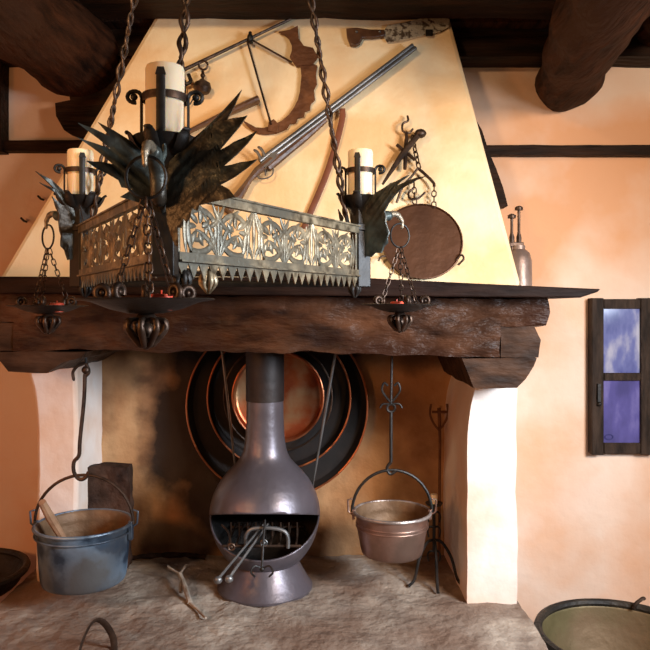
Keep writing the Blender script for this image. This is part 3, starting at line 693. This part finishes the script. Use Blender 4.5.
W_FR = [(175,246),(171,236),(167,222),(165,200),(164,180),(168,160),(182,144),(207,121),(224,103),(240,85),(233,102),(225,116),(236,114),(246,112),(238,124),(228,136),(218,148),(238,138),(256,129),(247,141),(236,153),(223,165),(240,161),(257,158),(247,167),(236,175),(220,184),(229,189),(235,197),(215,201),(199,205),(197,211),(192,208),(190,217),(186,223),(183,218),(181,228),(177,227),(178,246)]
W_FL = [(152,214),(140,203),(120,197),(133,189),(121,187),(118,180),(106,173),(94,167),(85,160),(100,161),(111,163),(103,156),(90,146),(74,135),(88,140),(108,147),(96,137),(84,128),(74,120),(90,126),(107,134),(100,126),(94,119),(111,128),(129,139),(140,150),(148,165),(152,190)]
W_R = [(359,259),(357,254),(362,250),(352,245),(360,240),(351,234),(360,230),(360,224),(366,214),(366,205),(369,199),(381,195),(390,189),(399,184),(408,180),(416,176),(409,182),(403,187),(412,183),(422,179),(433,177),(424,181),(414,186),(401,195),(393,204),(389,212),(389,222),(390,233),(388,243),(384,247),(382,253),(376,253),(372,257),(366,256)]
W_L = [(90,265),(83,261),(79,265),(73,259),(68,260),(65,250),(61,246),(61,236),(58,226),(56,213),(48,197),(58,205),(62,206),(49,192),(35,183),(50,190),(58,198),(44,184),(30,172),(45,180),(58,191),(68,204),(77,219),(85,233),(91,248)]
cand_spots = []; beak = []
for i, (c0, d) in enumerate(zip(cor, dirs)):
    pr = Vector((-d.y, d.x, 0))           # sideways
    # corner post
    ang = math.atan2(d.y, d.x); RM = Matrix.Translation(c0) @ Matrix.Rotation(ang, 4, 'Z')
    bm = bmn(); box(bm, (-.022,-.022,ZS+.002), (.022,.022,1.80), RM); box(bm, (-.027,-.027,ZT-.01), (.027,.027,ZT+.012), RM); obj('corner_post', bm, M['iron'], ch, bevel=.003)
    # wings
    for sgn in (1, -1):
        near = sgn*pr.y < 0 if i else sgn*pr.x > 0
        src = ([W_FR, W_FL][0 if near else 1]) if i == 0 else (W_R if i == 1 else W_L)
        wv = pr*sgn + d*.35; wn = pr if (i == 0 or near) else None
        # the outline is laid out on the near wing's own swept surface; the far wing mirrors it
        sg_ = sgn if (i == 0 or near) else -sgn
        wq = pr*sg_ + d*.35; cq = c0 + (d*.03 if i == 0 else d*.01 + pr*sg_*.032); cw = c0 + (d*.03 if i == 0 else d*.01 + pr*sgn*.032)
        loc = []
        for (u, v) in src:
            k_ = (u-325)/F; a_ = (k_*cq.y-cq.x)/(wq.x-k_*wq.y); yy = cq.y+wq.y*a_
            loc.append((a_*(1 if (i == 0 or near) else .55), EYE-(v-HV)/F*yy))
        bm = bmn()
        def wp(a_, z):
            return cw + wv*a_ + d*(.012*math.cos((z-1.66)*14) - .012) + Vector((0,0,z))
        vs = [bm.verts.new(Vector((a_, 0, z))) for a_, z in loc]; f = bm.faces.new(vs)
        f.normal_update(); bmesh.ops.triangulate(bm, faces=[f], ngon_method='EAR_CLIP'); subdiv(bm, .016)
        ext = bmesh.ops.solidify(bm, geom=bm.faces[:], thickness=.0045)
        for v in bm.verts:
            a_, z = v.co.x, v.co.z
            rib = .0022*math.sin((z*1.0-a_*.9)*260)*min(1, max(0, a_)/.06)
            v.co = wp(a_, z) + d*(v.co.y + rib)
        obj('wing', bm, M['eagle'], ch, smooth=60)
    # neck and head with the hooked beak
    q0 = lambda b_, z: c0+d*b_+Vector((0,0,z))
    bm = bmn(); tube(bm, smooth_pts([q0(.015,1.68), q0(.03,1.70), q0(.05,1.70), q0(.06,1.745), q0(.085,1.772), q0(.108,1.774)], 4), [.008]*4+[.012]*4+[.015]*4+[.015]*4+[.015]*4+[.010], 12)
    for s_ in (-1, 1):
        tube(bm, smooth_pts([q0(.07,1.765)+pr*s_*.009, q0(.06,1.785)+pr*s_*.013, q0(.075,1.795)+pr*s_*.015], 4), [.006]*4+[.004]*4+[.001], 7)
        sphere(bm, q0(.095,1.778)+pr*s_*.010, .004)
    eh = obj('eagle_head', bm, M['eagle'], ch, smooth=60)
    bm = bmn(); tube(bm, smooth_pts([q0(.098,1.776), q0(.12,1.782), q0(.140,1.774), q0(.150,1.756), q0(.148,1.738)], 4), [.010]*4+[.009]*4+[.007]*4+[.005]*4+[.002], 9)
    obj('beak', bm, M['beakmetal'], eh, smooth=60)
    beak.append(q0(.141, 1.762))
    # candle cup
    cc = c0 + d*.0
    bm = bmn(); lathe(bm, [(.020,1.750),(.022,1.765),(.030,1.785),(.042,1.80),(.054,1.812),(.060,1.822),(.056,1.822),(.05,1.816),(.002,1.814)], cc, 28)
    for k in range(6):
        a_ = k*PI/3+.3; dd = Vector((math.cos(a_), math.sin(a_), 0)); tube(bm, smooth_pts([cc+dd*.03+Vector((0,0,1.79)), cc+dd*.05+Vector((0,0,1.80)), cc+dd*.066+Vector((0,0,1.826)), cc+dd*.074+Vector((0,0,1.828))], 3), [.012]*3+[.014]*3+[.009]*3+[.002], 6, squash=(1,.4))
    dc = obj('candle_holder', bm, M['iron'], ch, smooth=50)
    bm = bmn(); zr = 1.897
    lathe(bm, [(.0395,zr-.007),(.0425,zr-.007),(.0425,zr+.007),(.0395,zr+.007),(.0395,zr-.007)], cc, 32); obj('band', bm, M['iron2'], dc)
    for k in range(4):
        a_ = -PI/2 + k*PI/2 + (0.12, -.5, .35)[i]*0 + (.05 if i == 0 else (-.25 if i == 1 else .45)); dd = Vector((math.cos(a_), math.sin(a_), 0)); tn = Vector((-dd.y, dd.x, 0))
        bm = bmn(); b0 = cc+dd*.044
        top = 1.935 if k == 0 else 1.90
        tube(bm, [b0+Vector((0,0,1.815)), b0+Vector((0,0,1.86)), b0+Vector((0,0,top))], .0085, 8, squash=(1,.3), up=dd)
        if k == 0:
            prism(bm, [b0-tn*.010+Vector((0,0,top-.006)), b0+tn*.010+Vector((0,0,top-.006)), b0+tn*.006+Vector((0,0,top+.008)), b0-tn*.006+Vector((0,0,top+.008))], dd*.003)
        else:
            e = b0+Vector((0,0,top)); tube(bm, [e+dd*(.012-.012*math.cos(q_))*1.1+Vector((0,0,.011*math.sin(q_))) for q_ in [i_*PI/7 for i_ in range(12)]], .005, 7, squash=(1,.8)); sphere(bm, e+dd*.014, .007, seg=10)
        obj('bar', bm, M['iron'], dc)
    cand_spots.append(cc+Vector((0,0,1.816)))
    # chain
    ap = Vector((-.244, 1.80, 3.58)); a0 = c0-d*.05+Vector((0,0,1.76)); tt = (3.195-a0.z)/(ap.z-a0.z); e0 = a0.lerp(ap, tt)
    bm = bmn(); twisted_chain(bm, a0, e0); obj('suspension_chain', bm, M['iron2'], ch, smooth=60)
    bm = bmn(); tube(bm, smooth_pts([a0+Vector((0,0,.01)), a0-Vector((0,0,.02))+d*.01, c0-d*.01+Vector((0,0,1.73))], 4), .006, 7); prism(bm, [a0+pr*.03+Vector((0,0,-.02)), a0+pr*.045+Vector((0,0,.03)), a0+pr*.015+Vector((0,0,.0))], d*.003); obj('chain_bracket', bm, M['iron'], ch)
    # acanthus drop under the corner
    along = (cor[1]-cor[0]).normalized()
    for k, off in (((0, c0+along*.045-d*.01), (1, c0+along*.125-d*.01)) if i == 0 else ((0, c0-d*.02),)):
        bm = bmn()
        for w_ in range(6):
            a_ = w_*PI/3; dd = Vector((math.cos(a_), math.sin(a_), 0)); tube(bm, smooth_pts([off+Vector((0,0,1.580)), off+dd*.011+Vector((0,0,1.566)), off+dd*.0145+Vector((0,0,1.550)), off+Vector((0,0,1.530))+dd*.002], 3), [.003,.005,.0065,.007,.007,.0065,.0055,.004,.003,.002], 6)
        obj('drop_finial', bm, M['panelmetal' if k else 'iron'], ch, smooth=60)
for k in range(3):      # flat stretchers that join the corners to the centre below
    bm = bmn(); a = cor[k]+Vector((0,0,1.585)); b = Vector((CX,CY,1.585)); tube(bm, [a, b], .008, 6, squash=(1,.4)); obj('stretcher', bm, M['iron'], ch)

# candles
cd0 = thing('pillar_candle', '', 'candle', cand_spots[0], 'candles on the chandelier')
bm = bmn(); o0 = cand_spots[0]; lathe(bm, [(.001,.001),(.0355,.001),(.0365,.004),(.0365,.136),(.0345,.141),(.030,.139),(.014,.131),(.001,.130)], o0, 40); obj('wax', bm, M['wax'], cd0)
bm = bmn(); tube(bm, [o0+Vector((0,0,.129)), o0+Vector((.001,0,.139)), o0+Vector((.003,0,.147))], .0016, 6); obj('wick', bm, M['wick'], cd0)
labs = ['big cream pillar candle at the front corner of the chandelier, nearest', 'cream pillar candle above the right corner of the chandelier, in front of the hood', 'cream pillar candle at the left end of the chandelier, by the orange wall']
cd0['label'] = labs[0]
for k in (1, 2):
    c_ = copy_tree(cd0); c_.location = cand_spots[k]; c_['label'] = labs[k]

# hanging dishes
def make_dish(b):
    t = thing('hanging_oil_lamp', '', 'lamp', (b.x, b.y, 1.455), 'dishes hung from the eagle beaks')
    zr = b.z-.040
    bm = bmn(); tube(bm, [Vector((b.x+.034*math.cos(a), b.y, zr+.036*math.sin(a))) for a in [2*PI*i/32 for i in range(32)]], .0028, 7, closed=True); obj('ring', bm, M['iron'], t)
    zd = 1.512
    for k in range(3):
        a = -PI/2+.35+k*2*PI/3; e = Vector((b.x+.062*math.cos(a), b.y+.062*math.sin(a), zd-.002)); s0 = Vector((b.x+.003*math.cos(a), b.y+.003*math.sin(a), zr-.036))
        bm = bmn(); chain(bm, s0, e, .021, .0055, .0016); obj('chain', bm, M['iron2'], t)
    bm = bmn(); lathe(bm, [(.001,zd-.022),(.03,zd-.021),(.06,zd-.014),(.09,zd-.002),(.115,zd+.002),(.117,zd+.0035),(.114,zd+.0045),(.088,zd+.001),(.06,zd-.010),(.03,zd-.017),(.001,zd-.018)], (b.x,b.y,0), 56); obj('dish', bm, M['iron'], t, smooth=60)
    bm = bmn()
    lathe(bm, [(.002,zd-.036),(.012,zd-.034),(.018,zd-.028),(.014,zd-.022),(.002,zd-.020)], (b.x,b.y,0), 18)
    for k in range(8):
        a = k*PI/4; dd = Vector((math.cos(a), math.sin(a), 0)); o_ = Vector((b.x,b.y,0))
        tube(bm, smooth_pts([o_+dd*.010+Vector((0,0,zd-.030)), o_+dd*.030+Vector((0,0,zd-.033)), o_+dd*.033+Vector((0,0,zd-.046)), o_+dd*.020+Vector((0,0,zd-.064)), o_+dd*.008+Vector((0,0,zd-.078))], 4), [.004]*4+[.0055]*4+[.0065]*4+[.006]*4+[.003], 6)
    sphere(bm, (b.x,b.y,zd-.074), .009); sphere(bm, (b.x,b.y,zd-.050), .014)
    obj('finial', bm, M['beakmetal'] if False else M['iron2'], t, smooth=60)
    for k in range(5):
        a = .6+k*2*PI/5; dd = Vector((math.cos(a), math.sin(a), 0)); o_ = Vector((b.x,b.y,zd+.004))+dd*.075
        bm = bmn(); tube(bm, [o_+dd*(.011*math.cos(q_))+Vector((0,0,.010+.011*math.sin(q_))) for q_ in [-PI/2+i_*PI/6 for i_ in range(11)]], .006, 7); sphere(bm, o_+Vector((0,0,.010)), .006, seg=8)
        obj('scroll_knob', bm, M['iron2'], t, smooth=60)
    return t
ds0 = make_dish(beak[0])
dl = ['hanging iron lamp dish with bulbous finial below the front eagle, nearest of three', 'hanging iron lamp dish below the right eagle, in front of the round brown pan', 'hanging iron lamp dish below the left eagle, at the left edge of the lintel']
ds0['label'] = dl[0]
ds = [ds0]
for k in (1, 2):
    c_ = copy_tree(ds0); c_.location = (beak[k].x, beak[k].y, ds0.location.z-.004*k); c_.rotation_euler[2] = (0, .5, -.7)[k]; c_['label'] = dl[k]; ds.append(c_)
rl = ['red wax stub in the front hanging lamp dish', 'red wax stub in the right hanging lamp dish', 'red wax stub in the left hanging lamp dish']
for k in range(3):
    p = Vector(ds[k].location); z = p.z+.057-.014-.003; off = (Vector((.030,-.015,0)), Vector((-.012,-.03,0)), Vector((.035,-.02,0)))[k]
    bm = bmn(); lathe(bm, [(.001,0),(.019,.001),(.021,.022),(.018,.028),(.006,.029),(.001,.027)], Vector((p.x,p.y,z))+off, 20)
    tube(bm, [Vector((p.x,p.y,z+.026))+off, Vector((p.x,p.y,z+.035))+off], .0013, 5)
    tag(obj('red_candle_stub', bm, M['red']), rl[k], 'candle', 'red stubs in the hanging dishes')

# ================================================================== CAMERA AND LIGHT
cam = bpy.data.cameras.new('camera'); co = bpy.data.objects.new('camera', cam); C.objects.link(co)
co.location = (0,0,EYE); co.rotation_euler = (PI/2,0,0); cam.sensor_width = 36; cam.lens = 36*F/650; cam.shift_y = -(325-HV)/650; cam.clip_start = .05
bpy.context.scene.camera = co
def area(name, loc, tgt, size, e, col, spread=180):
    l = bpy.data.lights.new(name, 'AREA'); l.energy = e; l.color = col; l.size = size; l.spread = math.radians(spread)
    o = bpy.data.objects.new(name, l); C.objects.link(o); o.location = loc
    o.rotation_euler = (Vector(tgt)-Vector(loc)).to_track_quat('-Z','Y').to_euler(); return o
def spot(name, loc, tgt, e, col, ang, blend=.6, r=.08):
    l = bpy.data.lights.new(name, 'SPOT'); l.energy = e; l.color = col; l.spot_size = math.radians(ang); l.spot_blend = blend; l.shadow_soft_size = r
    o = bpy.data.objects.new(name, l); C.objects.link(o); o.location = loc
    o.rotation_euler = (Vector(tgt)-Vector(loc)).to_track_quat('-Z','Y').to_euler(); return o
area('warm_room_lamp', (1.8, .3, 2.3), (1.0, 3.2, 1.3), .4, 34, (1,.76,.56), 125)
spot('hood_spot', (-.75, .7, 2.9), (-.15, 2.8, 2.1), 100, (1,.68,.38), 58, .8, .08)
area('daylight_opening', (2.0, .75, 1.75), (-.5, 2.75, .5), .55, 44, (.76,.87,1), 100)
area('orange_wall_lamp', (-2.0, 1.2, 1.35), (-.9, 3.1, 1.0), .22, 7, (1,.30,.08))  # unseen fill light, added to turn the left wall orange
area('orange_hearth_lamp', (-1.5, .4, 1.7), (.5, 3.1, .8), .22, 13, (1,.48,.18))
w = bpy.data.worlds.new('world'); bpy.context.scene.world = w; w.use_nodes = True
w.node_tree.nodes['Background'].inputs[0].default_value = (1,.78,.60,1); w.node_tree.nodes['Background'].inputs[1].default_value = .08
vs = bpy.context.scene.view_settings
vs.view_transform = 'Standard'; vs.look = 'None'; vs.exposure = -.1; vs.gamma = 1; vs.use_curve_mapping = False
